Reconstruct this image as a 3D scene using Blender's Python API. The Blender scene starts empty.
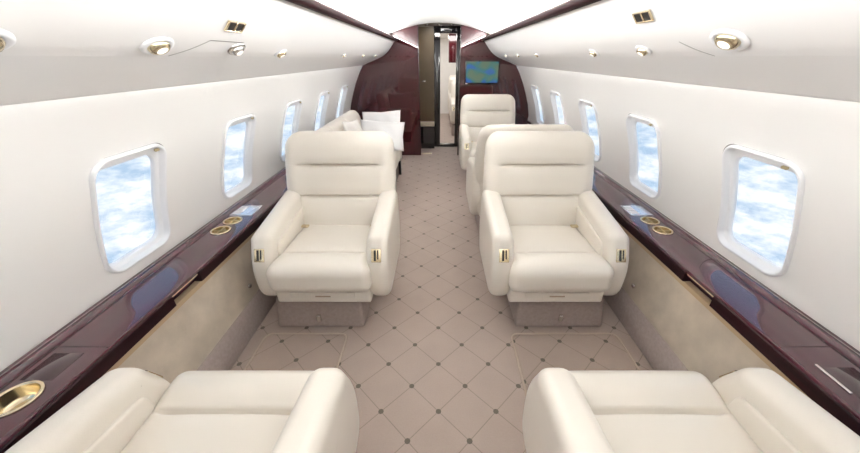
import bpy, bmesh, math, random
from mathutils import Vector, Matrix
random.seed(7)
sc = bpy.context.scene
COL = sc.collection
CX = 0.02                      # middle of the cabin
FRONT, BACK = -1.75, 5.20      # rear-of-camera wall, far bulkhead

# ------------------------------------------------------------------ materials
def nodes_of(name):
    m = bpy.data.materials.new(name); m.use_nodes = True
    nt = m.node_tree
    return m, nt, nt.nodes['Principled BSDF']

def mat(name, col, rough=.5, metal=0., coat=0., coat_r=.03, spec=.5, emit=None, es=0., sheen=0., bump=None, mottle=None, sss=0.):
    m, nt, b = nodes_of(name)
    b.inputs['Base Color'].default_value = (*col, 1)
    b.inputs['Roughness'].default_value = rough
    b.inputs['Metallic'].default_value = metal
    b.inputs['Coat Weight'].default_value = coat
    b.inputs['Coat Roughness'].default_value = coat_r
    b.inputs['Specular IOR Level'].default_value = spec
    b.inputs['Sheen Weight'].default_value = sheen
    if emit:
        b.inputs['Emission Color'].default_value = (*emit, 1)
        b.inputs['Emission Strength'].default_value = es
    tc = nt.nodes.new('ShaderNodeTexCoord')
    if mottle:
        sc_, amt, det = mottle
        n = nt.nodes.new('ShaderNodeTexNoise'); n.inputs['Scale'].default_value = sc_; n.inputs['Detail'].default_value = det
        nt.links.new(tc.outputs['Object'], n.inputs['Vector'])
        r = nt.nodes.new('ShaderNodeValToRGB')
        r.color_ramp.elements[0].position = .3; r.color_ramp.elements[1].position = .7
        r.color_ramp.elements[0].color = (*[c*(1-amt) for c in col], 1)
        r.color_ramp.elements[1].color = (*[min(1, c*(1+amt)) for c in col], 1)
        nt.links.new(n.outputs['Fac'], r.inputs['Fac']); nt.links.new(r.outputs['Color'], b.inputs['Base Color'])
    if bump:
        sc_, st = bump
        n = nt.nodes.new('ShaderNodeTexNoise'); n.inputs['Scale'].default_value = sc_; n.inputs['Detail'].default_value = 4
        nt.links.new(tc.outputs['Object'], n.inputs['Vector'])
        bp = nt.nodes.new('ShaderNodeBump'); bp.inputs['Strength'].default_value = st; bp.inputs['Distance'].default_value = .002
        nt.links.new(n.outputs['Fac'], bp.inputs['Height']); nt.links.new(bp.outputs['Normal'], b.inputs['Normal'])
    return m

M = {}
M['leather'] = mat('cream_leather', (.72, .675, .61), .28, coat=.2, coat_r=.22, bump=(260, .10), mottle=(3.0, .015, 2))
M['leather_sofa'] = mat('cream_sofa_leather', (.76, .71, .645), .45, bump=(200, .1))
M['seam'] = mat('dark_slot_brown', (.42, .34, .27), .7)  # plain dark brown for the drawer slot
M['shell'] = mat('wall_liner', (.90, .89, .87), .30, spec=.5)
M['bin'] = mat('overhead_liner', (.88, .87, .86), .34, spec=.4)
M['ceil'] = mat('ceiling_liner', (.88, .865, .835), .55)
M['frame'] = mat('window_bezel_plastic', (.88, .885, .90), .28)
M['joint_and_shade'] = mat('dark_joint_and_edge_shade', (.25, .24, .23), .7)  # for real panel joints, and for shade painted round the window frames
M['fabric'] = mat('beige_wall_fabric', (.53, .46, .375), .9, sheen=.2, mottle=(9, .13, 6), bump=(180, .5))
M['basefab'] = mat('mauve_carpet_skirting', (.35, .29, .27), .95, mottle=(60, .08, 3), bump=(300, .6))
M['tan'] = mat('tan_leather_strip', (.46, .34, .21), .6)
M['gold'] = mat('polished_gold', (.80, .69, .48), .22, metal=1)
M['golddark'] = mat('brushed_gold', (.60, .50, .30), .35, metal=1)
M['black'] = mat('black_plastic', (.012, .010, .010), .35)
M['blackgloss'] = mat('black_gloss', (.008, .007, .009), .10, coat=1)
M['steel'] = mat('steel', (.75, .74, .72), .25, metal=1)
M['white'] = mat('white_cotton', (.86, .86, .87), .9, bump=(60, .3))
M['cushion'] = mat('ivory_cushion_fabric', (.84, .82, .79), .9, bump=(60, .3))
M['bronze'] = mat('bronze_laminate', (.115, .080, .040), .38, coat=.2, coat_r=.2)
M['creamlam'] = mat('cream_laminate', (.62, .55, .42), .5)
M['lens'] = mat('lamp_lens', (.9, .88, .82), .3, emit=(1, .95, .86), es=.45)
M['strip'] = mat('lamp_strip', (1, .95, .85), .5, emit=(1, .95, .86), es=2.0)
M['darkneck'] = mat('dark_metal', (.05, .045, .045), .4, metal=.6)
M['brownwood'] = mat('brown_wood_plinth', (.16, .075, .05), .3, coat=.6)
M['silverkeys'] = mat('silver_panel', (.80, .80, .83), .22, metal=.7)
M['ledgeinlay'] = mat('dark_inlay', (.035, .008, .012), .25, coat=1)

def wood_mat(name, c0, c1, rough=.25, scale=1.0, axis=1, coat=1., stretch=.06, ior=1.5):
    m, nt, b = nodes_of(name)
    tc = nt.nodes.new('ShaderNodeTexCoord'); mp = nt.nodes.new('ShaderNodeMapping')
    s = [14*scale]*3; s[axis] *= stretch
    mp.inputs['Scale'].default_value = s
    n = nt.nodes.new('ShaderNodeTexNoise'); n.inputs['Scale'].default_value = 3; n.inputs['Detail'].default_value = 6; n.inputs['Distortion'].default_value = .6
    r = nt.nodes.new('ShaderNodeValToRGB')
    r.color_ramp.elements[0].position = .32; r.color_ramp.elements[1].position = .70
    r.color_ramp.elements[0].color = (*c0, 1); r.color_ramp.elements[1].color = (*c1, 1)
    nt.links.new(tc.outputs['Object'], mp.inputs['Vector']); nt.links.new(mp.outputs['Vector'], n.inputs['Vector'])
    nt.links.new(n.outputs['Fac'], r.inputs['Fac']); nt.links.new(r.outputs['Color'], b.inputs['Base Color'])
    b.inputs['Roughness'].default_value = rough
    b.inputs['Coat Weight'].default_value = coat; b.inputs['Coat Roughness'].default_value = .025
    b.inputs['Coat IOR'].default_value = ior; b.inputs['Specular IOR Level'].default_value = .15
    return m
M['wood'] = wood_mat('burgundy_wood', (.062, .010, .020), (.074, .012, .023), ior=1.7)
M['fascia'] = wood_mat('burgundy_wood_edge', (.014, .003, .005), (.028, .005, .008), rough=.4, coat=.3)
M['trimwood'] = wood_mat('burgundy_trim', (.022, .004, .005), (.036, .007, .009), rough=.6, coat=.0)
M['bulk'] = wood_mat('burgundy_bulkhead', (.050, .0055, .0085), (.056, .0062, .0093), axis=2, rough=.22, ior=1.65)

def carpet_mat(name, base, dark, shift=(0, 0)):
    m, nt, b = nodes_of(name)
    L = nt.links; N = nt.nodes
    geo = N.new('ShaderNodeNewGeometry')
    sx = N.new('ShaderNodeSeparateXYZ'); L.new(geo.outputs['Position'], sx.inputs[0])
    def math_(op, a, b_=None, c=None):
        n = N.new('ShaderNodeMath'); n.operation = op
        for i, v in enumerate((a, b_, c)):
            if v is None: continue
            if isinstance(v, (int, float)): n.inputs[i].default_value = v
            else: L.new(v, n.inputs[i])
        return n.outputs[0]
    X = math_('MULTIPLY', math_('SUBTRACT', sx.outputs['X'], .002+shift[0]), 1/.2555)
    Y = math_('MULTIPLY', math_('SUBTRACT', sx.outputs['Y'], .918+shift[1]), 1/.2535)
    u = math_('ADD', X, Y); v = math_('SUBTRACT', X, Y)
    du = math_('ABSOLUTE', math_('SUBTRACT', u, math_('ROUND', u)))
    dv = math_('ABSOLUTE', math_('SUBTRACT', v, math_('ROUND', v)))
    line = math_('LESS_THAN', math_('MINIMUM', du, dv), .011)
    # dot: distance from the crossing, in pattern units
    dd = math_('SQRT', math_('ADD', math_('MULTIPLY', du, du), math_('MULTIPLY', dv, dv)))
    dot = math_('LESS_THAN', dd, .066)
    nz = N.new('ShaderNodeTexNoise'); nz.inputs['Scale'].default_value = 7; nz.inputs['Detail'].default_value = 8
    L.new(geo.outputs['Position'], nz.inputs['Vector'])
    nf = N.new('ShaderNodeTexNoise'); nf.inputs['Scale'].default_value = 160; nf.inputs['Detail'].default_value = 3
    L.new(geo.outputs['Position'], nf.inputs['Vector'])
    mix0 = N.new('ShaderNodeMix'); mix0.data_type = 'RGBA'
    mix0.inputs['A'].default_value = (*[c*.84 for c in base], 1); mix0.inputs['B'].default_value = (*[c*1.16 for c in base], 1)
    L.new(math_('ADD', math_('MULTIPLY', nz.outputs['Fac'], .5), math_('MULTIPLY', nf.outputs['Fac'], .5)), mix0.inputs['Factor'])
    fac = math_('MAXIMUM', math_('MULTIPLY', line, .40), math_('MULTIPLY', dot, .85))
    mix = N.new('ShaderNodeMix'); mix.data_type = 'RGBA'
    L.new(fac, mix.inputs['Factor']); L.new(mix0.outputs['Result'], mix.inputs['A']); mix.inputs['B'].default_value = (*dark, 1)
    L.new(mix.outputs['Result'], b.inputs['Base Color'])
    b.inputs['Roughness'].default_value = .95; b.inputs['Sheen Weight'].default_value = .25; b.inputs['Specular IOR Level'].default_value = .2
    bp = N.new('ShaderNodeBump'); bp.inputs['Strength'].default_value = .35; bp.inputs['Distance'].default_value = .003
    hgt = math_('SUBTRACT', nf.outputs['Fac'], math_('MULTIPLY', fac, .6))
    L.new(hgt, bp.inputs['Height']); L.new(bp.outputs['Normal'], b.inputs['Normal'])
    return m
M['carpet'] = carpet_mat('diamond_carpet', (.40, .325, .285), (.10, .09, .07))
M['matcarpet'] = carpet_mat('mat_carpet', (.39, .312, .268), (.09, .085, .065), (.03, .02))
M['binding'] = mat('mat_binding', (.50, .41, .335), .9)

def glass_mat():
    m = bpy.data.materials.new('window_glass'); m.use_nodes = True
    nt = m.node_tree; nt.nodes.clear()
    o = nt.nodes.new('ShaderNodeOutputMaterial'); t = nt.nodes.new('ShaderNodeBsdfTransparent')
    g = nt.nodes.new('ShaderNodeBsdfGlossy'); g.inputs['Roughness'].default_value = .02
    f = nt.nodes.new('ShaderNodeValue'); f.outputs[0].default_value = .04
    mx = nt.nodes.new('ShaderNodeMixShader'); t.inputs['Color'].default_value = (.97, .985, 1, 1)
    nt.links.new(f.outputs[0], mx.inputs[0]); nt.links.new(t.outputs[0], mx.inputs[1]); nt.links.new(g.outputs[0], mx.inputs[2])
    nt.links.new(mx.outputs[0], o.inputs[0]); return m
M['glass'] = glass_mat()

def screen_mat():
    m, nt, b = nodes_of('moving_map_screen')
    L = nt.links; N = nt.nodes
    tc = N.new('ShaderNodeTexCoord'); mp = N.new('ShaderNodeMapping'); mp.inputs['Scale'].default_value = (1, 1, 1.3)
    n = N.new('ShaderNodeTexNoise'); n.inputs['Scale'].default_value = 6.0; n.inputs['Detail'].default_value = 0.0; n.inputs['Distortion'].default_value = .5
    r = N.new('ShaderNodeValToRGB')
    e = r.color_ramp.elements
    e[0].position = .38; e[0].color = (.010, .10, .36, 1); e[1].position = .62; e[1].color = (.11, .16, .10, 1)
    k = e.new(.50); k.color = (.03, .16, .15, 1)
    sp = N.new('ShaderNodeSeparateXYZ')
    a1 = N.new('ShaderNodeMath'); a1.operation = 'MULTIPLY_ADD'; a1.inputs[1].default_value = .7; a1.inputs[2].default_value = .01
    a2 = N.new('ShaderNodeMath'); a2.operation = 'ADD'
    L.new(tc.outputs['Object'], mp.inputs[0]); L.new(mp.outputs[0], n.inputs['Vector'])
    L.new(tc.outputs['Object'], sp.inputs[0]); L.new(sp.outputs['Z'], a1.inputs[0])
    L.new(a1.outputs[0], a2.inputs[0]); L.new(n.outputs['Fac'], a2.inputs[1]); L.new(a2.outputs[0], r.inputs['Fac'])
    b.inputs['Base Color'].default_value = (.01, .01, .01, 1); b.inputs['Roughness'].default_value = .25
    L.new(r.outputs['Color'], b.inputs['Emission Color']); b.inputs['Emission Strength'].default_value = .38
    return m
M['screen'] = screen_mat()

# ------------------------------------------------------------------ object helpers
def link(name, me, m, parent=None, smooth=True):
    if isinstance(me, bmesh.types.BMesh):
        bm = me; me = bpy.data.meshes.new(name); bm.to_mesh(me); bm.free()
    o = bpy.data.objects.new(name, me); COL.objects.link(o)
    ms = m if isinstance(m, (list, tuple)) else [m]
    for k in ms: me.materials.append(k)
    if smooth:
        for p in me.polygons: p.use_smooth = True
    if parent: o.parent = parent
    return o
def tag(o, label=None, cat=None, group=None, kind=None):
    if label: o['label'] = label
    if cat: o['category'] = cat
    if group: o['group'] = group
    if kind: o['kind'] = kind
    return o
def empty(name, loc, rz=0, **kw):
    o = bpy.data.objects.new(name, None); COL.objects.link(o)
    o.location = loc; o.rotation_euler = (0, 0, rz); o.empty_display_size = .05
    return tag(o, **kw)
def clean_part(c):
    for k in ('category', 'group'):
        if k in c: del c[k]
def dup(root, loc, rz=None, label=None, group=None, sx=None):
    r = root.copy(); COL.objects.link(r); r.location = loc
    if rz is not None: r.rotation_euler = (0, 0, rz)
    if sx is not None: r.scale = (sx, 1, 1)
    if label: r['label'] = label
    if group: r['group'] = group
    for ch in list(root.children):
        c = ch.copy(); COL.objects.link(c); c.parent = r
        for g in ch.children:
            d = g.copy(); COL.objects.link(d); d.parent = c
    return r
def structure(name, me, m, parent=None, smooth=True, label=None):
    o = link(name, me, m, parent, smooth)
    if parent is None: tag(o, kind='structure', label=label)
    return o

# ------------------------------------------------------------------ mesh helpers
def box(bm, x0, x1, y0, y1, z0, z1, bev=0., seg=2):
    vs = [bm.verts.new((x, y, z)) for z in (z0, z1) for x, y in ((x0, y0), (x1, y0), (x1, y1), (x0, y1))]
    fs = [(3, 2, 1, 0), (4, 5, 6, 7), (0, 1, 5, 4), (1, 2, 6, 5), (2, 3, 7, 6), (3, 0, 4, 7)]
    ff = [bm.faces.new([vs[i] for i in f]) for f in fs]
    if bev > 0:
        es = list({e for f in ff for e in f.edges})
        bmesh.ops.bevel(bm, geom=es, offset=bev, segments=seg, profile=.5, affect='EDGES')
    return bm
def nbox(*a, **k): return box(bmesh.new(), *a, **k)

def soft(size, r, inner=(10, 10, 10), c=4, fn=None, centre=(0, 0, 0), bulge=(0, 0, 0)):
    """rounded, slightly pillowed box: size full, r edge radius, fn(p)->p final deformation"""
    a = [s/2 for s in size]
    if isinstance(r, (int, float)): r = (r, r, r)
    def coords(k):
        A, R, n = a[k], r[k], inner[k]
        lo = [-(A-R) - R*math.tan(math.pi/4*(1-i/c)) for i in range(c)]
        mid = [-(A-R) + 2*(A-R)*i/n for i in range(n+1)]
        return lo + mid + [-v for v in reversed(lo)]
    C3 = [coords(k) for k in range(3)]
    bm = bmesh.new(); cache = {}
    def vert(i, j, k):
        key = (i, j, k)
        if key in cache: return cache[key]
        p = Vector((C3[0][i], C3[1][j], C3[2][k]))
        core = Vector([max(-(a[q]-r[q]), min(a[q]-r[q], p[q])) for q in range(3)])
        d = Vector([(p[q]-core[q])/r[q] for q in range(3)])
        if d.length > 0: d.normalize()
        q_ = Vector([core[q] + d[q]*r[q] for q in range(3)])
        w = [max(0, 1-(q_[q]/a[q])**2) for q in range(3)]
        for q in range(3):
            o1, o2 = (q+1) % 3, (q+2) % 3
            q_[q] += bulge[q]*d[q]*math.sqrt(w[o1]*w[o2])
        if fn: q_ = fn(q_)
        v = bm.verts.new(q_ + Vector(centre)); cache[key] = v; return v
    n = [len(x)-1 for x in C3]
    for (u, v, w_) in ((0, 1, 2), (1, 2, 0), (2, 0, 1)):
        for side in (0, n[w_]):
            for i in range(n[u]):
                for j in range(n[v]):
                    idx = []
                    for (di, dj) in ((0, 0), (1, 0), (1, 1), (0, 1)):
                        t = [0, 0, 0]; t[u] = i+di; t[v] = j+dj; t[w_] = side; idx.append(tuple(t))
                    if side == 0: idx.reverse()
                    bm.faces.new([vert(*t) for t in idx])
    return bm

def fillet(pts, rad, n=6):
    """round the corners of a closed polygon; rad per corner"""
    out = []; N = len(pts)
    for i in range(N):
        p0, p1, p2 = Vector(pts[i-1]), Vector(pts[i]), Vector(pts[(i+1) % N]); r = rad[i] if isinstance(rad, (list, tuple)) else rad
        if r <= 0: out.append(p1); continue
        a, b = (p0-p1), (p2-p1); ang = a.angle(b); t = min(r/math.tan(ang/2), a.length*.49, b.length*.49)
        A = p1 + a.normalized()*t; B = p1 + b.normalized()*t
        for k in range(n+1):
            s = k/n; out.append(A*(1-s)**2 + p1*2*s*(1-s) + B*s*s)
    return out
def inset(pts, d):
    N = len(pts); area = sum(pts[i].x*pts[(i+1) % N].y - pts[(i+1) % N].x*pts[i].y for i in range(N)); sg = 1 if area > 0 else -1
    out = []
    for i in range(N):
        t = (pts[(i+1) % N]-pts[i-1]).normalized(); n = Vector((-t.y, t.x))*sg
        out.append(pts[i] + n*d)
    return out
def slab(outline, h0, h1, r, place, seg=5, crown=0., edge_in=None):
    """extrude a 2D outline between h0 and h1 with rounded rims; place(u, v, w) -> 3D"""
    bm = bmesh.new(); N = len(outline); half = (h1-h0)/2; mid = (h0+h1)/2; loops = []
    prof = [(r*(1-math.sin(math.pi/2*k/seg)), half - r + r*math.cos(math.pi/2*k/seg)) for k in range(seg+1)]   # (inset, w) cap->side
    caps = [(r+e, half + crown*(1-math.exp(-e*25))) for e in (edge_in or [])][::-1]
    full = [(i, -w) for i, w in caps] + [(i, -w) for i, w in prof] + [(i, w) for i, w in reversed(prof)] + [(i, w) for i, w in reversed(caps)]
    for i, w in full:
        loops.append([bm.verts.new(place(p.x, p.y, mid+w)) for p in inset(outline, i)])
    for a, b in zip(loops, loops[1:]):
        for i in range(N):
            bm.faces.new((a[i], a[(i+1) % N], b[(i+1) % N], b[i]))
    for lp in (loops[0], loops[-1]):
        c_ = Vector((0, 0, 0))
        for v in lp: c_ += v.co
        cv = bm.verts.new(c_/N)
        for i in range(N): bm.faces.new((lp[i], lp[(i+1) % N], cv))
    bmesh.ops.recalc_face_normals(bm, faces=bm.faces)
    return bm
def tube(bm, path, r, n=8, caps=True):
    rings = []
    for i, p in enumerate(path):
        p = Vector(p); t = (Vector(path[min(i+1, len(path)-1)]) - Vector(path[max(i-1, 0)])).normalized()
        up = Vector((0, 0, 1)) if abs(t.z) < .9 else Vector((1, 0, 0)); s = t.cross(up).normalized(); u = s.cross(t)
        rings.append([bm.verts.new(p + (s*math.cos(2*math.pi*k/n) + u*math.sin(2*math.pi*k/n))*r) for k in range(n)])
    for a, b in zip(rings, rings[1:]):
        for k in range(n): bm.faces.new((a[k], a[(k+1) % n], b[(k+1) % n], b[k]))
    if caps: bm.faces.new(rings[0]); bm.faces.new(list(reversed(rings[-1])))
    bmesh.ops.recalc_face_normals(bm, faces=bm.faces)
    return bm
def lathe(prof, n=32, ax=(1, 1), cap=True):
    bm = bmesh.new(); rings = []
    for r, z in prof: rings.append([bm.verts.new((r*math.cos(2*math.pi*k/n)*ax[0], r*math.sin(2*math.pi*k/n)*ax[1], z)) for k in range(n)])
    for a, b in zip(rings, rings[1:]):
        for k in range(n): bm.faces.new((a[k], a[(k+1) % n], b[(k+1) % n], b[k]))
    if cap: bm.faces.new(rings[-1])
    return bm
def sheet(profile, ys, flip=False):
    """profile points (x,z) swept along y positions"""
    bm = bmesh.new(); rows = [[bm.verts.new((x, y, z)) for x, z in profile] for y in ys]
    for a, b in zip(rows, rows[1:]):
        for i in range(len(profile)-1):
            f = (a[i], a[i+1], b[i+1], b[i]); bm.faces.new(f if not flip else f[::-1])
    return bm
def extrude_closed(profile, y0, y1):
    bm = bmesh.new(); a = [bm.verts.new((x, y0, z)) for x, z in profile]; b = [bm.verts.new((x, y1, z)) for x, z in profile]
    N = len(profile)
    for i in range(N): bm.faces.new((a[i], a[(i+1) % N], b[(i+1) % N], b[i]))
    bm.faces.new(a); bm.faces.new(b[::-1]); bmesh.ops.recalc_face_normals(bm, faces=bm.faces)
    return bm
def catmull(pts, n=8):
    P = [Vector(pts[0])*2-Vector(pts[1])] + [Vector(p) for p in pts] + [Vector(pts[-1])*2-Vector(pts[-2])]; out = []
    for i in range(1, len(P)-2):
        for k in range(n):
            t = k/n; a, b, c, d = P[i-1], P[i], P[i+1], P[i+2]
            out.append(.5*((2*b)+(c-a)*t+(2*a-5*b+4*c-d)*t*t+(3*b-a-3*c+d)*t**3))
    out.append(P[-2]); return out
def autosmooth(o, deg=35):
    o.data.set_sharp_from_angle(angle=math.radians(deg)) if hasattr(o.data, 'set_sharp_from_angle') else None
    return o

# ------------------------------------------------------------------ cabin shell
def mx(s, x): return CX + s*x
floor = structure('floor', nbox(-1.5, 1.55, FRONT, 9.6, -.06, 0), M['carpet'], smooth=False, label='beige carpet with a brown diamond lattice')

WALLP = catmull([(1.088, 1.335), (1.097, 1.285), (1.148, 1.20), (1.200, 1.10), (1.255, .965), (1.305, .83), (1.342, .70), (1.355, .62), (1.350, .56), (1.347, .50)], 6)
SL = [0]
for a, b in zip(WALLP, WALLP[1:]): SL.append(SL[-1] + (b-a).length)
STOT = SL[-1]
def wall_pt(s_):
    s_ = max(0, min(STOT, s_))
    for i in range(len(SL)-1):
        if s_ <= SL[i+1]:
            t = (s_-SL[i])/(SL[i+1]-SL[i]); p = WALLP[i].lerp(WALLP[i+1], t); d = (WALLP[i+1]-WALLP[i]).normalized()
            return p, Vector((-d.y, d.x)) * -1     # point, inward normal (towards smaller x)
    return WALLP[-1], Vector((-1, 0))
def s_at_z(z):
    for i in range(len(SL)-1):
        if WALLP[i+1].y <= z: return SL[i] + (SL[i+1]-SL[i])*(WALLP[i].y-z)/(WALLP[i].y-WALLP[i+1].y)
    return STOT
P0, N0 = wall_pt(.4)
NSG = 1 if N0.x < 0 else -1
def wall3(side, y, s_, out=0.):
    """point on the left (-1) / right (+1) wall; out > 0 pushes outboard"""
    p, n = wall_pt(s_); n = n*NSG
    return Vector((mx(side, p.x - n.x*out), y, p.y - n.y*out))

WY = [1.24 + .825*k for k in range(-3, 5)]
SW0, SW1 = s_at_z(1.078), s_at_z(.594)
SC, WH, WW = (SW0+SW1)/2, (SW1-SW0), .350
def rrect(w, h, r, n=10, skew=0.):
    pts = []
    for cx_, cy_, a0 in ((w/2-r, h/2-r, 0), (-(w/2-r), h/2-r, 90), (-(w/2-r), -(h/2-r), 180), (w/2-r, -(h/2-r), 270)):
        for k in range(n): a = math.radians(a0+90*k/(n-1)); pts.append(Vector((cx_+r*math.cos(a), cy_+r*math.sin(a))))
    # split straight sides so they follow the curved wall
    out = []
    for i in range(len(pts)):
        a, b = pts[i], pts[(i+1) % len(pts)]; out.append(a); d = (b-a).length
        m_ = int(d/.04)
        for k in range(1, m_): out.append(a.lerp(b, k/m_))
    return out
HOLE = rrect(WW, WH, .070)
def wys(side):
    return [y + (.022 if side < 0 and i == 3 else 0) for i, y in enumerate(WY)]
def wall_mesh(side):
    WY = wys(side)
    bm = bmesh.new(); edges = [(WY[i]+WY[i+1])/2 for i in range(len(WY)-1)]
    bounds = [FRONT] + edges + [BACK+.0]
    for i, yc in enumerate(WY):
        y0, y1 = bounds[i], bounds[i+1]
        n = len(HOLE); inner = []; outer = []
        for p in HOLE:
            # ray from the hole centre to the rectangle of this cell
            dx, dy = p.x, p.y
            tx = ((y1-yc) if dx > 0 else (yc-y0))/abs(dx) if abs(dx) > 1e-6 else 1e9
            ty = ((STOT-SC) if dy > 0 else SC)/abs(dy) if abs(dy) > 1e-6 else 1e9
            t = min(tx, ty); outer.append(Vector((dx*t, dy*t)))
        # make corners exact
        for cxx in (y0-yc, y1-yc):
            for cyy in (-SC, STOT-SC):
                k = min(range(n), key=lambda q: (outer[q]-Vector((cxx, cyy))).length); outer[k] = Vector((cxx, cyy))
        K = 9; rings = []
        for q in range(K+1):
            f = q/K
            rings.append([bm.verts.new(wall3(side, yc + HOLE[k].lerp(outer[k], f).x, SC + HOLE[k].lerp(outer[k], f).y)) for k in range(n)])
        for a, b in zip(rings, rings[1:]):
            for k in range(n): bm.faces.new((a[k], a[(k+1) % n], b[(k+1) % n], b[k]))
    bmesh.ops.remove_doubles(bm, verts=bm.verts, dist=.0005)
    bmesh.ops.recalc_face_normals(bm, faces=bm.faces)
    return bm
for side, nm in ((-1, 'wall_left'), (1, 'wall_right')):
    structure(nm, wall_mesh(side), M['shell'], label='curved cream cabin side wall on the %s' % ('left' if side < 0 else 'right'))

# windows: stepped bezel, recessed surround, pane, shade tab
def loft_window(side, yc, rings_, cap=False):
    bm = bmesh.new(); R = []
    for (w, h, r, out, oy, os_) in rings_:
        R.append([bm.verts.new(wall3(side, yc+p.x+oy, SC+p.y+os_, out)) for p in rrect_n(w, h, r)])
    for a, b in zip(R, R[1:]):
        n = len(a)
        for k in range(n): bm.faces.new((a[k], a[(k+1) % n], b[(k+1) % n], b[k]))
    if cap: bm.faces.new(R[-1])
    bmesh.ops.recalc_face_normals(bm, faces=bm.faces)
    return bm
def rrect_n(w, h, r, n=10):
    """same vertex count for every size"""
    pts = []
    cs = ((w/2-r, h/2-r, 0), (-(w/2-r), h/2-r, 90), (-(w/2-r), -(h/2-r), 180), (w/2-r, -(h/2-r), 270))
    for q in range(4):
        cx_, cy_, a0 = cs[q]
        arc = [Vector((cx_+r*math.cos(math.radians(a0+90*k/(n-1))), cy_+r*math.sin(math.radians(a0+90*k/(n-1))))) for k in range(n)]
        pts += arc
        c2 = cs[(q+1) % 4]; nxt = Vector((c2[0]+r*math.cos(math.radians(c2[2])), c2[1]+r*math.sin(math.radians(c2[2]))))
        for k in range(1, 6): pts.append(arc[-1].lerp(nxt, k/6))
    return pts
wi = 0
for side in (-1, 1):
    for k, yc in enumerate(wys(side)):
        wi += 1
        e = empty('window_%d' % wi, (0, 0, 0), kind='structure', label='rounded cabin window, %s wall' % ('left' if side < 0 else 'right'))
        link('window_frame', loft_window(side, yc, [(WW+.004, WH+.004, .071, -.001, 0, 0), (WW+.004, WH+.004, .071, -.011, 0, 0), (WW-.008, WH-.008, .068, -.016, 0, 0),
             (WW-.022, WH-.022, .062, -.011, 0, 0), (WW-.030, WH-.030, .058, .004, 0, 0), (WW-.038, WH-.038, .055, .008, 0, 0)]), M['frame'], e)
        link('window_surround', loft_window(side, yc, [(WW-.038, WH-.038, .055, .008, 0, 0), (WW-.044, WH-.050, .052, .010, -.002, .004), (WW-.050, WH-.082, .055, .015, -.005, .008),
             (WW-.053, WH-.088, .054, .018, -.006, .010), (WW-.058, WH-.094, .052, .030, -.006, .010)]), M['frame'], e)
        link('pane', loft_window(side, yc, [(WW-.054, WH-.090, .053, .028, -.006, .010), (WW-.054, WH-.090, .053, .0281, -.006, .010)], cap=True), M['glass'], e, smooth=False)
        link('frame_edge_shade', loft_window(side, yc, [(WW+.012, WH+.006, .074, -.0008, .009 if side > 0 else .005, 0), (WW+.000, WH-.002, .070, -.0012, .009 if side > 0 else .005, 0)]), M['joint_and_shade'], e, smooth=False)  # dark ring painting the shade line along the frame's far edge
        # small metal catch near the top corner
        a = wall3(side, yc-side*.115, SW0+.022, -.014); bm = bmesh.new()
        bmesh.ops.create_cube(bm, size=1, matrix=Matrix.Translation(a) @ Matrix.Rotation(side*math.radians(27), 4, 'Y') @ Matrix.Diagonal((.010, .026, .012, 1)))
        bmesh.ops.bevel(bm, geom=bm.edges[:], offset=.003, segments=2, affect='EDGES')
        link('shade_catch', bm, M['golddark'], e)

# overhead bins
FACE = [(.600, 1.612), (.625, 1.590), (.665, 1.535), (.720, 1.470), (.775, 1.425), (.815, 1.402)]
UNDER = [(.815, 1.402), (.850, 1.386), (.930, 1.355), (1.02, 1.322), (1.070, 1.3), (1.086, 1.294), (1.088, 1.304)]
bn = ((-1, 'left'), (1, 'right'))
for side, nm in bn:
    pf = [(mx(side, x), z) for x, z in (catmull(FACE, 5) if True else FACE)]
    pu = [(mx(side, x), z) for x, z in UNDER]
    structure('overhead_face_panel', sheet(pf, [FRONT, 0, 1, 2, 3, 4, BACK]), M['bin'], label='white overhead panel above the %s windows' % nm)
    structure('overhead_lower_panel', sheet(pu, [FRONT, 0, 1, 2, 3, 4, BACK]), M['bin'], label='white underside of the %s overhead panel' % nm)
# bead along the crease
for side, nm in bn:
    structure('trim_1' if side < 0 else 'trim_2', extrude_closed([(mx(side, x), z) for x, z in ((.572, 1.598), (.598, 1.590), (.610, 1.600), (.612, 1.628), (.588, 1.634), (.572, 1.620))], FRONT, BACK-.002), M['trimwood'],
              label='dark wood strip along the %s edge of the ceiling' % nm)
    # cove shelf and its light strip
    structure('trim_3' if side < 0 else 'trim_4', extrude_closed([(mx(side, x), z) for x, z in ((.612, 1.628), (.700, 1.632), (.700, 1.637), (.612, 1.634))], FRONT, BACK-.002), M['ceil'],
              label='white cove shelf above the %s ceiling strip' % nm)
CEIL = catmull([(.715, 1.628), (.69, 1.675), (.62, 1.705), (.48, 1.745), (.31, 1.785), (.15, 1.806), (0, 1.813)], 5)
cp = [(mx(-1, p.x), p.y) for p in CEIL] + [(mx(1, p.x), p.y) for p in reversed(CEIL[:-1])]
structure('ceiling', sheet(cp, [FRONT, 0, 1, 2, 3, 4, BACK]), M['ceil'], label='arched white cabin ceiling')
for side, nm in bn:
    bm = tube(bmesh.new(), [(mx(side, .668), y, 1.648) for y in (FRONT+.1, BACK-.1)], .008)
    tag(link('cove_light_strip', bm, M['strip']), 'warm light strip hidden in the %s ceiling cove' % nm, 'light')
    bm = tube(bmesh.new(), [(mx(side, 1.060), y, 1.322) for y in (FRONT+.1, BACK-.1)], .006)
    tag(link('wash_light_strip', bm, M['strip']), 'light strip hidden above the %s windows behind the overhead panel' % nm, 'light')

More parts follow.
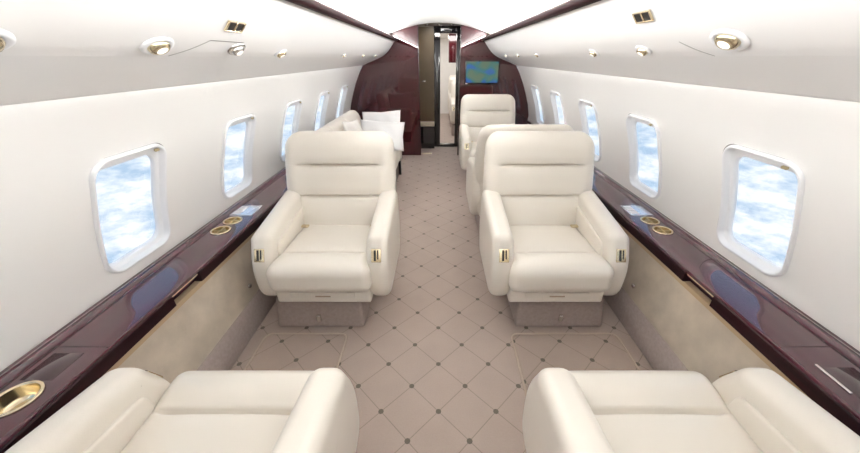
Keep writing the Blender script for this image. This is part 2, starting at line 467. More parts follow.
# lower side panels, baseboard, ledge
for side, nm in bn:
    pan = [(1.120, .470), (1.116, .40), (1.100, .28), (1.086, .165)]
    structure('wall_panel_' + nm, sheet([(mx(side, x), z) for x, z in catmull(pan, 4)], [FRONT, 0, 1, 2, 3, 4, BACK]), M['fabric'], label='beige fabric lower wall panel on the %s' % nm)
    structure('baseboard_' + nm, extrude_closed([(mx(side, x), z) for x, z in ((1.080, .170), (1.066, .004), (1.066, 0), (1.20, 0), (1.20, .170))], FRONT, BACK), M['basefab'], label='mauve carpeted skirting on the %s' % nm)

def arch_holes(): pass
def make_ledge(side, nm):
    root = empty('side_ledge', (mx(side, 1.23), 2, .545), label='glossy burgundy wood ledge running under the %s windows' % nm, cat='ledge')
    # top board, thin rounded nose
    pts = [(1.106, .536), (1.108, .544), (1.116, .548), (1.285, .548), (1.290, .551), (1.298, .563), (1.306, .566), (1.318, .562), (1.326, .551), (1.348, .551), (1.348, .520), (1.108, .520)]
    o = link('ledge_top', extrude_closed([(mx(side, x), z) for x, z in pts], FRONT, BACK-.002), M['wood'], None); autosmooth(o, 30)
    bm = bmesh.new()
    ya, yb = 1.055, 1.225
    for (y0, y1) in ((FRONT, ya), (yb, BACK-.002)):
        b2 = extrude_closed([(mx(side, x), z) for x, z in ((1.101, .533), (1.101, .487), (1.108, .483), (1.18, .483), (1.18, .534), (1.105, .536))], y0, y1)
        me = bpy.data.meshes.new('t'); b2.to_mesh(me); b2.free(); bm.from_mesh(me)
    b2 = extrude_closed([(mx(side, x), z) for x, z in ((1.119, .530), (1.119, .500), (1.18, .500), (1.18, .534))], ya, yb)
    me = bpy.data.meshes.new('t'); b2.to_mesh(me); b2.free(); bm.from_mesh(me)
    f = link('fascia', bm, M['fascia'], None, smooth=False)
    h = link('gold_pull', soft((.012, .166, .008), .003, (2, 6, 2), 2, centre=(mx(side, 1.112), 1.14, .527)), M['gold'])
    st = link('tan_edging', extrude_closed([(mx(side, x), z) for x, z in ((1.108, .484), (1.108, .462), (1.16, .462), (1.16, .484))], FRONT, BACK-.002), M['tan'], smooth=False)
    cut = []
    for (xh, yy, rr) in ((1.222, 1.602, .0405), (1.222, 1.722, .0405)) + (((1.205, .595, .050),) if side < 0 else ()):
        cm = bmesh.new(); bmesh.ops.create_cone(cm, cap_ends=True, segments=40, radius1=rr, radius2=rr, depth=.2, matrix=Matrix.Translation((mx(side, xh), yy, .55)))
        cme = bpy.data.meshes.new('c'); cm.to_mesh(cme); cm.free(); co_ = bpy.data.objects.new('c', cme); COL.objects.link(co_); cut.append(co_)
        md = o.modifiers.new('b', 'BOOLEAN'); md.operation = 'DIFFERENCE'; md.object = co_; md.solver = 'EXACT'
    bpy.context.view_layer.update()
    me2 = bpy.data.meshes.new_from_object(o.evaluated_get(bpy.context.evaluated_depsgraph_get())); o.modifiers.clear(); o.data = me2
    for q in cut: bpy.data.objects.remove(q)
    autosmooth(o, 30)
    parts = [o, f, h, st]
    # twin cup holders with their steel switch panel
    yc = 1.66
    for j, dy in enumerate((-.058, .062)):
        c = lathe([(.052, .0), (.052, .004), (.048, .005), (.043, .004), (.041, .0015), (.040, .001)], 36, cap=False)
        cup = link('cup_holder', c, M['gold']); cup.location = (mx(side, 1.222), yc+dy, .548)
        w = link('cup_well', lathe([(.0402, .003), (.0395, -.022), (.036, -.025), (.001, -.025)], 36), M['gold'], cup)
        for q in (0, 1):
            bmx = nbox(-.039, .039, -.0035, .0035, -.020, .0015, .001)
            if q: bmesh.ops.rotate(bmx, verts=bmx.verts, cent=(0, 0, 0), matrix=Matrix.Rotation(math.pi/2, 3, 'Z'))
            link('cup_divider', bmx, M['golddark'], cup)
        parts.append(cup)
    pl = link('switch_panel', soft((.135, .15, .006), (.002, .02, .002), (3, 6, 2), 3, centre=(mx(side, 1.215), 1.865, .5495)), M['silverkeys'])
    for i in range(5):
        link('switch', nbox(mx(side, 1.215)-.055, mx(side, 1.215)-.01, 1.808+.024*i, 1.824+.024*i, .552, .5555, .001), M['white'], pl)
    parts.append(pl)
    # table leaf joint and inset tray by the foreground seats
    g = bmesh.new()
    for (x0, x1, y0, y1) in ((1.112, 1.285, .780, .783), (1.283, 1.285, -.2, .783)):
        xa, xb = sorted((mx(side, x0), mx(side, x1))); box(g, xa, xb, y0, y1, .5478, .5486)
    parts.append(link('table_leaf_joint', g, M['black'], smooth=False))
    xa, xb = sorted((mx(side, 1.165), mx(side, 1.262)))
    if side < 0:
        tr = link('inlay_outline', nbox(xa, xb, .655, .755, .5478, .5488, .0003, 1), M['ledgeinlay']); parts.append(tr)
        c = lathe([(.058, 0), (.058, .004), (.054, .0055), (.0495, .004), (.0485, .001)], 40, cap=False)
        cup = link('cup_holder', c, M['gold']); cup.location = (mx(side, 1.205), .595, .5485)
        link('cup_well', lathe([(.0495, .003), (.047, -.030), (.042, -.040), (.030, -.044), (.001, -.044)], 40), M['gold'], cup); parts.append(cup)
    else:
        tr = link('inlay_outline', nbox(xa, xb, .50, .70, .5478, .5488, .0003, 1), M['ledgeinlay']); parts.append(tr)
        bar = link('inlay_bar', soft((.008, .10, .004), .0015, (2, 4, 2), 2, centre=(mx(side, 1.155), .66, .5505)), M['steel']); parts.append(bar)
    for q in parts:
        q.parent = root; q.matrix_parent_inverse = Matrix.Translation(root.location).inverted()
    return root
for side, nm in bn: make_ledge(side, nm)

# little round latches low on the side panels
for side, nm in bn:
    l = link('wall_latch', lathe([(.014, 0), (.014, .006), (.010, .010), (.003, .011)], 20), M['steel'])
    l.rotation_euler = (0, -side*math.pi/2, 0); l.location = (mx(side, 1.093), 1.50, .245)
    tag(l, 'small round metal latch on the %s lower wall panel' % nm, 'latch')

# ------------------------------------------------------------------ fittings on the overhead panels
def face_frame(side, t):
    """point and tilt on the overhead face at fraction t of height (0 top, 1 crease)"""
    P = catmull(FACE, 5); i = int(t*(len(P)-1)); i = min(i, len(P)-2)
    p = P[i].lerp(P[i+1], t*(len(P)-1)-i); d = (P[i+1]-P[i]).normalized()
    inward = Vector((-d.y, d.x)); inward = -inward if inward.x > 0 else inward
    return Vector((mx(side, p.x), 0, p.y)), Vector((side*inward.x, 0, inward.y)), Vector((side*d.x, 0, d.y))
def t_for_x(x):
    P = catmull(FACE, 5)
    for i in range(len(P)-1):
        if P[i+1].x >= x: return (i + (x-P[i].x)/(P[i+1].x-P[i].x))/(len(P)-1)
    return 1
def orient(o, side, xh, y, lift=.001):
    p, n, d = face_frame(side, t_for_x(xh)); ydir = Vector((0, 1, 0)); z = n.normalized(); x = ydir.cross(z).normalized()
    m = Matrix((x, ydir, z)).transposed().to_4x4(); p = p + n*lift; m.translation = Vector((p.x, y, p.z)); o.matrix_world = m; return o
def face_vent(side, xh, y, label):
    r = orient(empty('air_vent', (0, 0, 0), label=label, cat='vent'), side, xh, y)
    f = bmesh.new(); W_, H_ = .040, .034
    for b in ((-.019, -.014, -.052, .052), (.014, .019, -.052, .052), (-.014, .014, -.052, -.044), (-.014, .014, .044, .052), (-.014, .014, -.004, .004)):
        box(f, b[0], b[1], b[2], b[3], 0, .006, .001, 1)
    link('vent_frame', f, M['gold'], r, smooth=False)
    for y0 in (-.024, .024):
        link('vent_grille', nbox(-.014, .014, y0-.020, y0+.020, -.001, .0025), M['black'], r, smooth=False)
    return r
face_vent(-1, .700, 1.28, 'gold framed rectangular air vent on the left overhead panel')
face_vent(1, .675, 1.31, 'gold framed rectangular air vent on the right overhead panel')
def reading_light(side, xh, y, label, s=1.0, turn=0., group=None, sil=False):
    r = orient(empty('reading_light', (0, 0, 0), label=label, cat='reading light'), side, xh, y)
    if group: r['group'] = group
    link('bezel', lathe([(.050*s, 0), (.048*s, .004), (.042*s, .006), (.036*s, .0065), (.032*s, .003)], 32, ax=(.62, 1), cap=False), M['frame'] if not sil else M['steel'], r)
    g = lathe([(.030*s, .002), (.029*s, .010), (.022*s, .016), (.016*s, .017)], 28, ax=(.75, 1), cap=False)
    link('swivel_ring', g, M['gold'] if not sil else M['steel'], r)
    link('lens', lathe([(.031*s, .0015), (.001, .0015)], 28, ax=(.7, 1)), M['steel'] if sil else M['golddark'], r)
    b = link('lamp_lens', lathe([(.0155*s, .0165), (.010*s, .0175), (.001, .018)], 20, ax=(.8, 1)), M['lens'], r)
    return r
reading_light(-1, .775, .615, 'gold reading light at the near left end of the overhead panel', 1.1)
reading_light(-1, .770, 1.00, 'gold reading light in front of the left overhead panel seam', 1.1)
reading_light(-1, .772, 1.39, 'silver oval light just past the left overhead panel seam', 1.0, sil=True)
reading_light(-1, .785, 1.80, 'gold reading light beyond the silver oval light on the left overhead panel')
reading_light(1, .752, 1.00, 'large gold reading light nearest on the right overhead panel', 1.25)
reading_light(1, .775, 1.44, 'gold reading light below and beyond the right air vent', .9)
reading_light(1, .780, 1.90, 'gold reading light past the right air vent towards the bulkhead', .9)
for side, ys in ((-1, (3.0, 3.75, 4.5)), (1, (3.0, 3.7, 4.35))):
    for i, y in enumerate(ys):
        nm = 'left' if side < 0 else 'right'
        reading_light(side, .785, y, ['first', 'middle', 'last'][i] + ' of three far gold reading lights on the %s overhead panel near the bulkhead' % nm, .75)
# fine panel joints
def joint(side, pts, w=.0035):
    bm = bmesh.new()
    for (xa, ya), (xb, yb) in zip(pts, pts[1:]):
        n = 6; vs = []
        for k in range(n+1):
            f = k/n; x = xa+(xb-xa)*f; y = ya+(yb-ya)*f; p, nn, d = face_frame(side, t_for_x(x)); p = p + nn*.0012; p.y = y
            t = Vector((xb-xa, yb-ya)).normalized(); sdw = Vector((0, t.x, 0))*w/2 + d*(-t.y)*w/2
            vs.append((bm.verts.new(p-sdw), bm.verts.new(p+sdw)))
        for a, b in zip(vs, vs[1:]): bm.faces.new((a[0], a[1], b[1], b[0]))
    return bm
o = tag(link('panel_joint', joint(-1, [(.812, 1.085), (.745, 1.20), (.745, 1.40)]), M['joint_and_shade'], smooth=False), kind='structure', label='thin joint line in the left overhead panel')
o = tag(link('panel_joint', joint(1, [(.750, 1.20), (.812, 1.11)]), M['joint_and_shade'], smooth=False), kind='structure', label='thin joint line in the right overhead panel')

# ------------------------------------------------------------------ bulkhead
OX0, OX1 = -.28, .32
prof = [(0.59, 0)]
right = [(1.12, 0), (1.12, .50), (1.347, .52)] + [(p.x, p.y) for p in reversed(WALLP)][1:-3] + [(x, z) for x, z in reversed(UNDER)][2:] + [(x, z) for x, z in reversed(FACE)][1:] + [(.60, 1.64)] + [(p.x, p.y) for p in CEIL if p.y > 1.66]
def ceil_z(x):
    P = CEIL
    for a, b in zip(P, P[1:]):
        if b.x <= x <= a.x and a.y > 1.62: return b.y + (a.y-b.y)*(x-b.x)/(a.x-b.x) if a.x != b.x else b.y
    return 1.813
def bulk(side):
    pts = [(x, z) for x, z in right if x >= .30-1e-6]
    pts = [(mx(side, x), z) for x, z in pts] + [(mx(side, .30), ceil_z(.30)), (mx(side, .30), 0)]
    bm = bmesh.new(); a = [bm.verts.new((x, BACK, z)) for x, z in pts]; b = [bm.verts.new((x, BACK+.05, z)) for x, z in pts]
    N = len(pts)
    bm.faces.new(a); bm.faces.new(b[::-1])
    for i in range(N): bm.faces.new((a[i], a[(i+1) % N], b[(i+1) % N], b[i]))
    bmesh.ops.recalc_face_normals(bm, faces=bm.faces); return bm
for side, nm in bn:
    structure('wall_bulkhead_' + nm, bulk(side), M['bulk'], smooth=False, label='glossy burgundy wood bulkhead %s of the doorway' % nm)
    xs = mx(side, .30)
    structure('trim_5' if side < 0 else 'trim_6', nbox(min(xs-side*.012, xs), max(xs-side*.012, xs), BACK-.006, BACK+.06, 0, 1.785, .003), M['blackgloss'], label='black edge post on the %s of the doorway' % nm)
# lower protruding cabinet face on each side of the bulkhead
def cab(x0, x1, y0, y1, z0, z1): return nbox(x0, x1, y0, y1, z0, z1, .006)

# vestibule behind the bulkhead
structure('wall_vestibule_left', nbox(-.36, -.335, BACK+.05, 5.80, 0, 1.83), M['bulk'], smooth=False, label='dark side wall of the vestibule on the left')
structure('wall_vestibule_right', nbox(.375, .40, BACK+.05, 5.80, 0, 1.83), M['blackgloss'], smooth=False, label='dark side wall of the vestibule on the right')
structure('ceiling_vestibule', nbox(-.36, .40, BACK+.05, 5.84, 1.815, 1.84), M['bronze'], smooth=False, label='bronze vestibule ceiling')
bp_ = structure('door_2', nbox(-.36, -.063, 5.78, 5.83, .425, 1.81), M['bronze'], smooth=False, label='bronze door panel left of the black door frame')
c = empty('vestibule_cabinet', (-.21, 5.68, 0), label='low dark cabinet with a cream top under the bronze panel', cat='cabinet')
link('cabinet_body', nbox(-.125, .15, -.05, .095, 0, .37, .004), M['blackgloss'], c, smooth=False)
link('cabinet_top', nbox(-.125, .15, -.06, .095, .371, .42, .006), M['creamlam'], c, smooth=False)
link('door_handle', nbox(-.262, -.20, 5.755, 5.778, 1.045, 1.062, .003), M['steel'], bp_)
structure('floor_vestibule_sill', nbox(-.27, -.10, 5.27, 5.31, .001, .012, .003), M['creamlam'], label='pale sill strip on the vestibule floor')
# door frame
d = empty('door_1', (0, 0, 0), kind='structure', label='black framed doorway to the rear cabin')
link('door_frame', nbox(-.062, .035, 5.76, 5.84, 0, 1.83, .008), M['blackgloss'], d)
link('door_frame', nbox(.285, .40, 5.76, 5.84, 0, 1.83, .008), M['blackgloss'], d)
link('door_lintel', nbox(.035, .285, 5.76, 5.84, 1.72, 1.83, .006), M['blackgloss'], d)
link('door_sill', nbox(.035, .285, 5.76, 5.84, 0, .05, .006), M['blackgloss'], d)
for i, x in enumerate((-.16, 0.02, .20)):
    t = empty('ceiling_spotlight', (x, 5.55, 1.815), label=['left', 'middle', 'right'][i]+' small round spotlight in the vestibule ceiling', cat='spotlight')
    link('spotlight_ring', lathe([(.034, 0), (.034, -.008), (.026, -.010)], 24, cap=False), M['steel'], t)
    link('spotlight_lens', lathe([(.026, -.006), (.001, -.006)], 24), M['lens'], t)
# rear cabin seen through the doorway
structure('wall_rear_cabin_left', nbox(-1.40, -1.36, 5.84, 9.6, 0, 2.0), M['shell'], smooth=False, label='white wall of the rear cabin, left')
structure('wall_rear_cabin_right', nbox(1.40, 1.44, 5.84, 9.6, 0, 2.0), M['shell'], smooth=False, label='white wall of the rear cabin, right')
structure('wall_rear_cabin_end', nbox(-1.40, 1.44, 9.56, 9.6, 0, 2.0), M['shell'], smooth=False, label='white end wall of the rear cabin')
structure('ceiling_rear_cabin', nbox(-1.40, 1.44, 5.84, 9.6, 1.83, 1.86), M['ceil'], smooth=False, label='white ceiling of the rear cabin')
structure('wall_rear_partition_left', nbox(-1.40, -.36, 5.83, 5.86, 0, 1.86), M['shell'], smooth=False, label='partition behind the left bulkhead')
structure('wall_rear_partition_right', nbox(.40, 1.44, 5.83, 5.86, 0, 1.86), M['shell'], smooth=False, label='partition behind the right bulkhead')
lk = empty('overhead_locker', (.34, 7.4, 1.3), label='small dark red locker hanging in the rear cabin, seen through the doorway', cat='locker')
link('locker_body', nbox(-.13, .12, -.2, .2, .0, .529, .01), M['wood'], lk); link('locker_door', nbox(-.12, .11, -.212, -.201, .02, .50, .004), M['bulk'], lk)

# wall behind the camera
bm = bmesh.new(); vs = [bm.verts.new((x, FRONT, z)) for x, z in ((-1.5, -.02), (1.55, -.02), (1.55, 1.95), (-1.5, 1.95))]; bm.faces.new(vs)
structure('wall_front', bm, M['shell'], smooth=False, label='white wall behind the camera')
# hull added unseen outside the liner so that no daylight leaks around the panels
baffle = bmesh.new()
for side in (-1, 1):
    for q in ([(1.44, .44), (1.44, -.02)], [(1.09, 1.335), (1.09, 1.95)]):
        vs = [baffle.verts.new((mx(side, q[0][0]), y, z)) for y, z in ((FRONT, q[0][1]), (BACK+.7, q[0][1]), (BACK+.7, q[1][1]), (FRONT, q[1][1]))]; baffle.faces.new(vs)
    vs = [baffle.verts.new((mx(side, x), y, .50)) for x, y in ((1.12, FRONT), (1.345, FRONT), (1.345, BACK+.7), (1.12, BACK+.7))]; baffle.faces.new(vs)
    vs = [baffle.verts.new((mx(side, x), y, .44)) for x, y in ((1.15, FRONT), (1.44, FRONT), (1.44, BACK+.7), (1.15, BACK+.7))]; baffle.faces.new(vs)
vs = [baffle.verts.new(p) for p in ((-1.5, FRONT, 1.95), (1.55, FRONT, 1.95), (1.55, BACK+.7, 1.95), (-1.5, BACK+.7, 1.95))]; baffle.faces.new(vs)
structure('wall_light_baffle', baffle, M['bin'], smooth=False, label='outer hull, unseen and added behind the cabin liner to stop daylight')
for side, nm in bn:   # behind the bulkhead
    pass

# monitor on the right bulkhead
mo = empty('wall_monitor', (.630, BACK-.03, 1.205), label='flat screen with a blurred green and blue map on the right bulkhead', cat='monitor')
link('monitor_frame', nbox(-.245, .245, .0, .028, -.155, .150, .006), M['blackgloss'], mo)
link('monitor_screen', nbox(-.228, .228, -.003, .0, -.135, .137), M['screen'], mo, smooth=False)
link('monitor_badge', nbox(-.235, -.20, -.004, .0, -.151, -.143), M['steel'], mo, smooth=False)

# ------------------------------------------------------------------ seats
def back_fn(p):
    # p.z from -h/2..h/2 ; front is -y
    z = p.z; hgt = .62
    ux = abs(p.x)/.32
    if p.y < 0:
        for zs in (.135, -.045):
            g = math.exp(-((z-zs)/.0065)**2); e = 1/(1+math.exp((abs(p.x)-.215)/.012))
            p.y += .032*g*e
            p.y += .010*math.exp(-((z-zs)/.035)**2)*max(0, 1-(ux)**4)
        p.y -= .012*max(0, 1-ux**2)*max(0, 1-((z+.20)/.12)**2)          # lumbar fullness
    # head wings: sides curl forward a little, the top rolls back
    p.y -= .020*max(0, ux-.55)**1.5*(1 if z > -.15 else 0)
    if z > .16: p.y += .35*(z-.16)**2*2.2
    # slightly narrower towards the lap
    k = 1 + .04*math.sin(min(1, (z+.31)/.62)*math.pi) - .05*max(0, -z/.31)
    p.x *= k
    # lean back
    t = (z+.31)/.62; p.y += .175*t
    return p
def seat_fn(p):
    if p.z > 0:
        g = math.exp(-((p.y+.098)/.0065)**2); e = 1/(1+math.exp((abs(p.x)-.205)/.010))
        p.z -= .024*g*e + .008*math.exp(-((p.y+.098)/.035)**2)*e
        p.z += .012*math.exp(-((p.y+.17)/.05)**2)*max(0, 1-(p.x/.25)**4)
    p.x *= 1 + .07/(1+math.exp((p.y+.16)/.03))
    p.z -= .03*(p.y+.25)*.6        # slopes down to the rear
    return p
def make_chair(label):
    t = empty('club_chair', (0, 0, 0), label=label, cat='armchair', group='cream leather club chairs')
    link('seat_cushion', soft((.496, .53, .160), (.045, .055, .055), (26, 96, 3), 5, fn=seat_fn, centre=(0, -.075, .394), bulge=(0, 0, .014)), M['leather'], t)
    link('backrest', soft((.655, .150, .62), (.085, .065, .085), (30, 3, 120), 5, fn=back_fn, centre=(0, .215, .682), bulge=(0, .01, 0)), M['leather'], t)
    for s in (-1, 1):
        P = [(-.228, .600), (-.298, .45), (-.285, .225), (.26, .225), (.33, .42), (.30, .680)]
        out = fillet(P, [.050, .3, .13, .10, .15, .07], 8)
        # resample the long edges
        o2 = []
        for i in range(len(out)):
            a, b = out[i], out[(i+1) % len(out)]; o2.append(a); n = int((b-a).length/.03)
            for k in range(1, n): o2.append(a.lerp(b, k/n))
        arm = link('armrest', slab(o2, .240, .350, .040, lambda u, v, w, s=s: Vector((s*w, u, v)), 6, crown=.003, edge_in=(.006, .014)), M['leather'], t)
        # padded upholstery panel on the inner face of the arm
        ip = fillet([(-.185, .530), (-.205, .40), (.20, .40), (.20, .585)], [.03, .02, .02, .02], 5)
        link('arm_side_pad', slab(ip, .229, .252, .008, lambda u, v, w, s=s: Vector((s*w, u, v)), 4), M['leather'], arm)
        oz = .512; tl = math.radians(-25)
        # gold control plate in the front end of the arm
        pl = link('control_plate', soft((.050, .008, .068), .003, (2, 2, 2), 2, centre=(0, 0, 0)), M['gold'], arm); pl.location = (s*.294, -.267, oz); pl.rotation_euler = (tl, 0, 0)
        bm = bmesh.new(); box(bm, -.011, -.001, -.0065, .001, -.026, .028); box(bm, .006, .012, -.0065, .001, -.018, .028)
        sl = link('control_slot', bm, M['black'], arm, smooth=False); sl.location = pl.location; sl.rotation_euler = pl.rotation_euler
        # seat belt end
        bk = link('belt_buckle', soft((.055, .030, .012), .005, (2, 2, 2), 2, centre=(s*.215, .125, .478)), M['gold'], t)
        bk.rotation_euler = (0, 0, 0)
        link('belt_strap', soft((.045, .06, .006), .002, (2, 2, 2), 2, centre=(s*.222, .155, .470)), M['tan'], bk)
    link('rear_shell', soft((.60, .085, .38), (.05, .04, .09), (6, 2, 6), 4, centre=(0, .300, .430)), M['leather'], t)
    ap = link('front_apron', soft((.500, .50, .085), (.012, .018, .018), (8, 4, 3), 3, centre=(0, -.045, .272)), M['leather'], t)
    dr = link('drawer', soft((.335, .010, .034), .0035, (4, 2, 2), 2, centre=(0, -.296, .286)), M['leather'], t)
    link('drawer_slot', nbox(-.040, .040, -.3035, -.300, .277, .285, .001), M['seam'], dr)
    link('swivel_plate', nbox(-.21, .21, -.20, .22, .195, .232, .004), M['darkneck'], t)
    bs = link('pedestal', soft((.495, .47, .190), (.020, .020, .014), (4, 4, 4), 3, fn=lambda p: Vector((p.x*(1-.10*(p.z/.19)*.5), p.y + (.030*(p.z/.19+.5) if p.y < 0 else 0), p.z)), centre=(0, -.005, .096)), M['basefab'], t)
    lt = link('pedestal_latch', soft((.024, .016, .044), .004, (2, 2, 2), 2, centre=(0, -.240, .075)), M['steel'], bs)
    return t
RX, LX = CX+.595, CX-.595
c0 = make_chair('cream club chair in the left front, facing the camera, beside the left ledge cup holders')
c0.location = (LX-.030, 1.665, 0)
c1 = dup(c0, (RX+.012, 1.665, 0), 0, 'cream club chair on the right facing the camera, nearest of that row')
c2 = dup(c0, (LX-.042, .435, 0), math.pi, 'cream club chair at the bottom left corner, seen from behind and above')
c3 = dup(c0, (RX+.022, .435, 0), math.pi, 'cream club chair at the bottom right corner, seen from behind and above')
c4 = dup(c0, (RX, 2.70, 0), math.pi, 'cream club chair mostly hidden behind the right facing chair, back to back with it')
c5 = dup(c0, (RX, 3.93, 0), 0, 'cream club chair farthest on the right, below the wall monitor')
for c, dx in ((c0, -.075), (c1, .075), (c2, .05), (c3, -.05)):
    for ch in c.children:
        if ch.name.startswith(('pedestal', 'swivel_plate')): ch.location.x += dx
for i, y in enumerate((6.9, 7.8, 8.7)):
    dup(c0, (.60, y, 0), 0, ['first', 'second', 'third'][i] + ' cream seat in the rear cabin beyond the doorway', group='cream seats beyond the doorway')

# carpet mats in front of the facing chairs
for side, nm in bn:
    xa, xb = sorted((mx(side, .392 if side > 0 else .53), mx(side, .99)))
    e = empty('carpet_mat', ((xa+xb)/2, .95, 0), label='inset carpet mat in front of the %s facing chair' % nm, cat='mat')
    out = fillet([(xa, .72), (xb, .72), (xb, 1.375), (xa, 1.375)], .045, 6)
    loc = Vector(((xa+xb)/2, .95))
    out = [p-loc for p in out]
    m_ = link('mat_top', slab(inset(out, .006), .0005, .006, .002, lambda u, v, w: Vector((u, v, w)), 2), M['matcarpet'], e, smooth=False)
    ring = bmesh.new(); path = [(p.x, p.y, .005) for p in out] + [(out[0].x, out[0].y, .005)]
    tube(ring, path, .0048, 6, caps=False); link('mat_binding', ring, M['binding'], e)

# ------------------------------------------------------------------ divan on the left
dv = empty('divan_sofa', (-.80, 3.40, 0), label='long cream leather divan along the left wall behind the front chair', cat='sofa')
Y0, Y1 = -.95, .90
link('plinth', nbox(-.235, .28, Y0+.02, Y1-.02, .0, .20, .008), M['brownwood'], dv)
for k in range(3):
    y = Y0+.10 + (Y1-Y0-.20)*(k+.5)/3; w = (Y1-Y0-.20)/3-.006
    link('seat_cushion', soft((.58, w, .22), (.05, .03, .07), (8, 8, 3), 4, centre=(.03, y, .315), bulge=(0, 0, .012)), M['leather_sofa'], dv)
    link('back_cushion', soft((.13, w, .42), (.05, .03, .08), (3, 8, 8), 4, fn=lambda p: Vector((p.x - .09*(p.z/.42+.5), p.y, p.z)), centre=(-.150, y, .62), bulge=(.02, 0, 0)), M['leather_sofa'], dv)
for y in (Y0+.05, Y1-.05):
    link('armrest', soft((.58, .11, .42), (.05, .045, .05), (6, 2, 6), 4, centre=(.036, y, .385)), M['leather_sofa'], dv)
for y in (Y0+.10, Y1-.06):
    link('leg', nbox(.275, .31, y-.02, y+.02, 0, .20, .004), M['black'], dv)

def pillow(label, loc, rot, size, m, th=.15):
    w, h = size; bm = bmesh.new(); n = 22; g = {}
    for s in (1, -1):
        for i in range(n+1):
            for j in range(n+1):
                u, v = i/n*2-1, j/n*2-1
                if s == -1 and (i in (0, n) or j in (0, n)): g[(s, i, j)] = g[(1, i, j)]; continue
                k = ((1-u*u)*(1-v*v))**.42; pin = 1-.07*(1-abs(u*v))*(max(abs(u), abs(v))**3)
                wob = .006*math.sin(u*7+v*3+s)*k
                g[(s, i, j)] = bm.verts.new((u*w/2*pin, s*(th/2)*k + wob, v*h/2*pin))
    for s in (1, -1):
        for i in range(n):
            for j in range(n):
                f = [g[(s, i, j)], g[(s, i+1, j)], g[(s, i+1, j+1)], g[(s, i, j+1)]]
                bm.faces.new(f if s == -1 else f[::-1])
    o = link('throw_pillow', bm, m); o.location = loc; o.rotation_euler = [math.radians(a) for a in rot]
    tag(o, label, 'pillow', 'pillows on the divan'); return o
pillow('white pillow at the front of the pair on the divan', (-.635, 3.80, .605), (-30, 4, 4), (.50, .34), M['white'], .10)
pillow('white pillow leaning behind the other white one on the divan', (-.665, 3.99, .640), (-22, -3, -3), (.46, .42), M['white'], .09)
pillow('ivory pillow leaning flat against the divan back nearer the front chair', (-.835, 3.42, .640), (-18, 6, 82), (.40, .40), M['cushion'], .10)

# ------------------------------------------------------------------ daylight, lamps
w = bpy.data.worlds.new('sky'); sc.world = w; w.use_nodes = True
nt = w.node_tree; nt.nodes.clear(); N = nt.nodes; L = nt.links
def wm(op, a, b=None, c=None):
    n = N.new('ShaderNodeMath'); n.operation = op
    for i, v in enumerate((a, b, c)):
        if v is None: continue
        if isinstance(v, (int, float)): n.inputs[i].default_value = v
        else: L.new(v, n.inputs[i])
    return n.outputs[0]
tc = N.new('ShaderNodeTexCoord'); sp = N.new('ShaderNodeSeparateXYZ'); L.new(tc.outputs['Generated'], sp.inputs[0])
dn = wm('MAXIMUM', wm('MULTIPLY', sp.outputs['Z'], -1), .035)
cmb = N.new('ShaderNodeCombineXYZ'); L.new(wm('DIVIDE', sp.outputs['X'], dn), cmb.inputs[0]); L.new(wm('DIVIDE', sp.outputs['Y'], dn), cmb.inputs[1])
n1 = N.new('ShaderNodeTexNoise'); n1.inputs['Scale'].default_value = 1.35; n1.inputs['Detail'].default_value = 9; n1.inputs['Roughness'].default_value = .58; n1.inputs['Distortion'].default_value = .25
L.new(cmb.outputs[0], n1.inputs['Vector'])
ramp = N.new('ShaderNodeValToRGB'); e = ramp.color_ramp.elements
e[0].position = .41; e[0].color = (.40, .54, .70, 1); e[1].position = .58; e[1].color = (.92, .93, .94, 1)
k = e.new(.50); k.color = (.66, .74, .83, 1)
n2 = N.new('ShaderNodeTexNoise'); n2.inputs['Scale'].default_value = 15; n2.inputs['Detail'].default_value = 8; n2.inputs['Roughness'].default_value = .6
mp2 = N.new('ShaderNodeMapping'); mp2.inputs['Scale'].default_value = (1, 1, 2.4); L.new(tc.outputs['Generated'], mp2.inputs[0]); L.new(mp2.outputs[0], n2.inputs['Vector'])
L.new(wm('ADD', wm('MULTIPLY', n1.outputs['Fac'], .35), wm('MULTIPLY', n2.outputs['Fac'], .65)), ramp.inputs['Fac'])
sky = N.new('ShaderNodeValToRGB'); e = sky.color_ramp.elements
e[0].position = .44; e[0].color = (.78, .84, .90, 1); e[1].position = .80; e[1].color = (.36, .56, .85, 1)
k = e.new(.54); k.color = (.56, .70, .86, 1)
L.new(wm('MULTIPLY_ADD', sp.outputs['Z'], .5, .5), sky.inputs['Fac'])
mixf = N.new('ShaderNodeMapRange'); mixf.inputs['From Min'].default_value = -.03; mixf.inputs['From Max'].default_value = -.16
L.new(sp.outputs['Z'], mixf.inputs['Value'])
mx_ = N.new('ShaderNodeMix'); mx_.data_type = 'RGBA'
L.new(mixf.outputs[0], mx_.inputs['Factor']); L.new(sky.outputs['Color'], mx_.inputs['A']); L.new(ramp.outputs['Color'], mx_.inputs['B'])
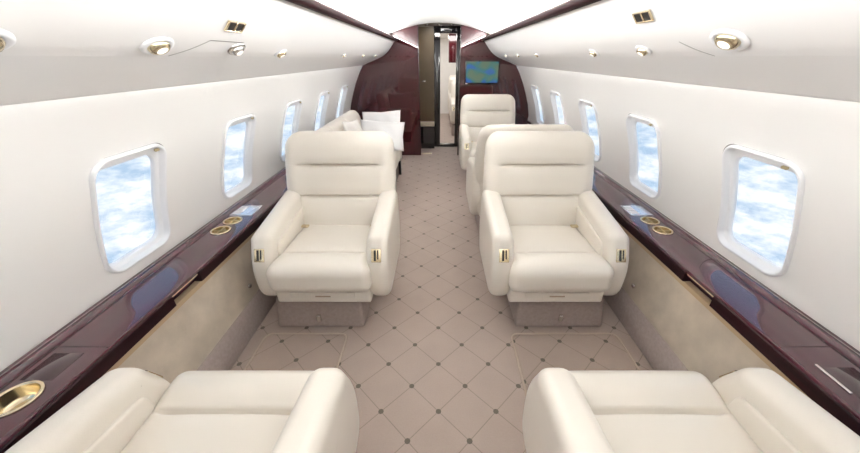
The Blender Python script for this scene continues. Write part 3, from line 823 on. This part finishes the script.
bg = N.new('ShaderNodeBackground'); bg.inputs['Strength'].default_value = .50
out = N.new('ShaderNodeOutputWorld'); L.new(mx_.outputs['Result'], bg.inputs['Color']); L.new(bg.outputs[0], out.inputs[0])

def aim(dx, dz):
    z = -Vector((dx, 0, dz)).normalized(); y = Vector((0, 1, 0)); x = y.cross(z)
    return Matrix((x, y, z)).transposed().to_euler()
def area(name, loc, rot, sx, sy, power, col=(1, .95, .88)):
    l = bpy.data.lights.new(name, 'AREA'); l.shape = 'RECTANGLE'; l.size = sx; l.size_y = sy; l.energy = power; l.color = col
    o = bpy.data.objects.new(name, l); COL.objects.link(o); o.location = loc; o.rotation_euler = rot; return o
for side in (-1, 1):
    # cove lamps throwing light onto the arched ceiling
    area('cove_lamp', (mx(side, .640), 1.8, 1.657), aim(-side*.9, .38), .02, 6.6, 21, (.95, .975, 1))
    area('wash_lamp', (mx(side, 1.068), 1.8, 1.316), aim(side*.42, -1), .012, 6.6, 24, (.92, .96, 1))
for i, y in enumerate((6.8, 8.4)): area('rear_cabin_lamp', (.1, y, 1.81), (0, 0, 0), .8, .5, 6, (1, .98, .95))
area('vestibule_lamp', (.02, 5.5, 1.80), (0, 0, 0), .3, .12, 1.2)

# ------------------------------------------------------------------ camera
cam = bpy.data.cameras.new('camera'); co = bpy.data.objects.new('camera', cam); COL.objects.link(co)
F = 328.0; th = math.atan((226.5-57.0)/F)
cam.sensor_fit = 'HORIZONTAL'; cam.sensor_width = 36; cam.lens = 36*F/860
cam.shift_x = -(438-430)/860; cam.clip_start = .02
co.location = (0, 0, 1.40); co.rotation_euler = (math.pi/2 - th, 0, 0)
sc.camera = co
sc.view_settings.view_transform = 'Standard'; sc.view_settings.look = 'None'; sc.view_settings.gamma = 1
sc.view_settings.exposure = 1.38
try: sc.view_settings.use_curve_mapping = False
except Exception: pass
sc.cycles.use_denoising = True
sc.cycles.max_bounces = 14; sc.cycles.diffuse_bounces = 8
sc.cycles.caustics_reflective = False; sc.cycles.caustics_refractive = False
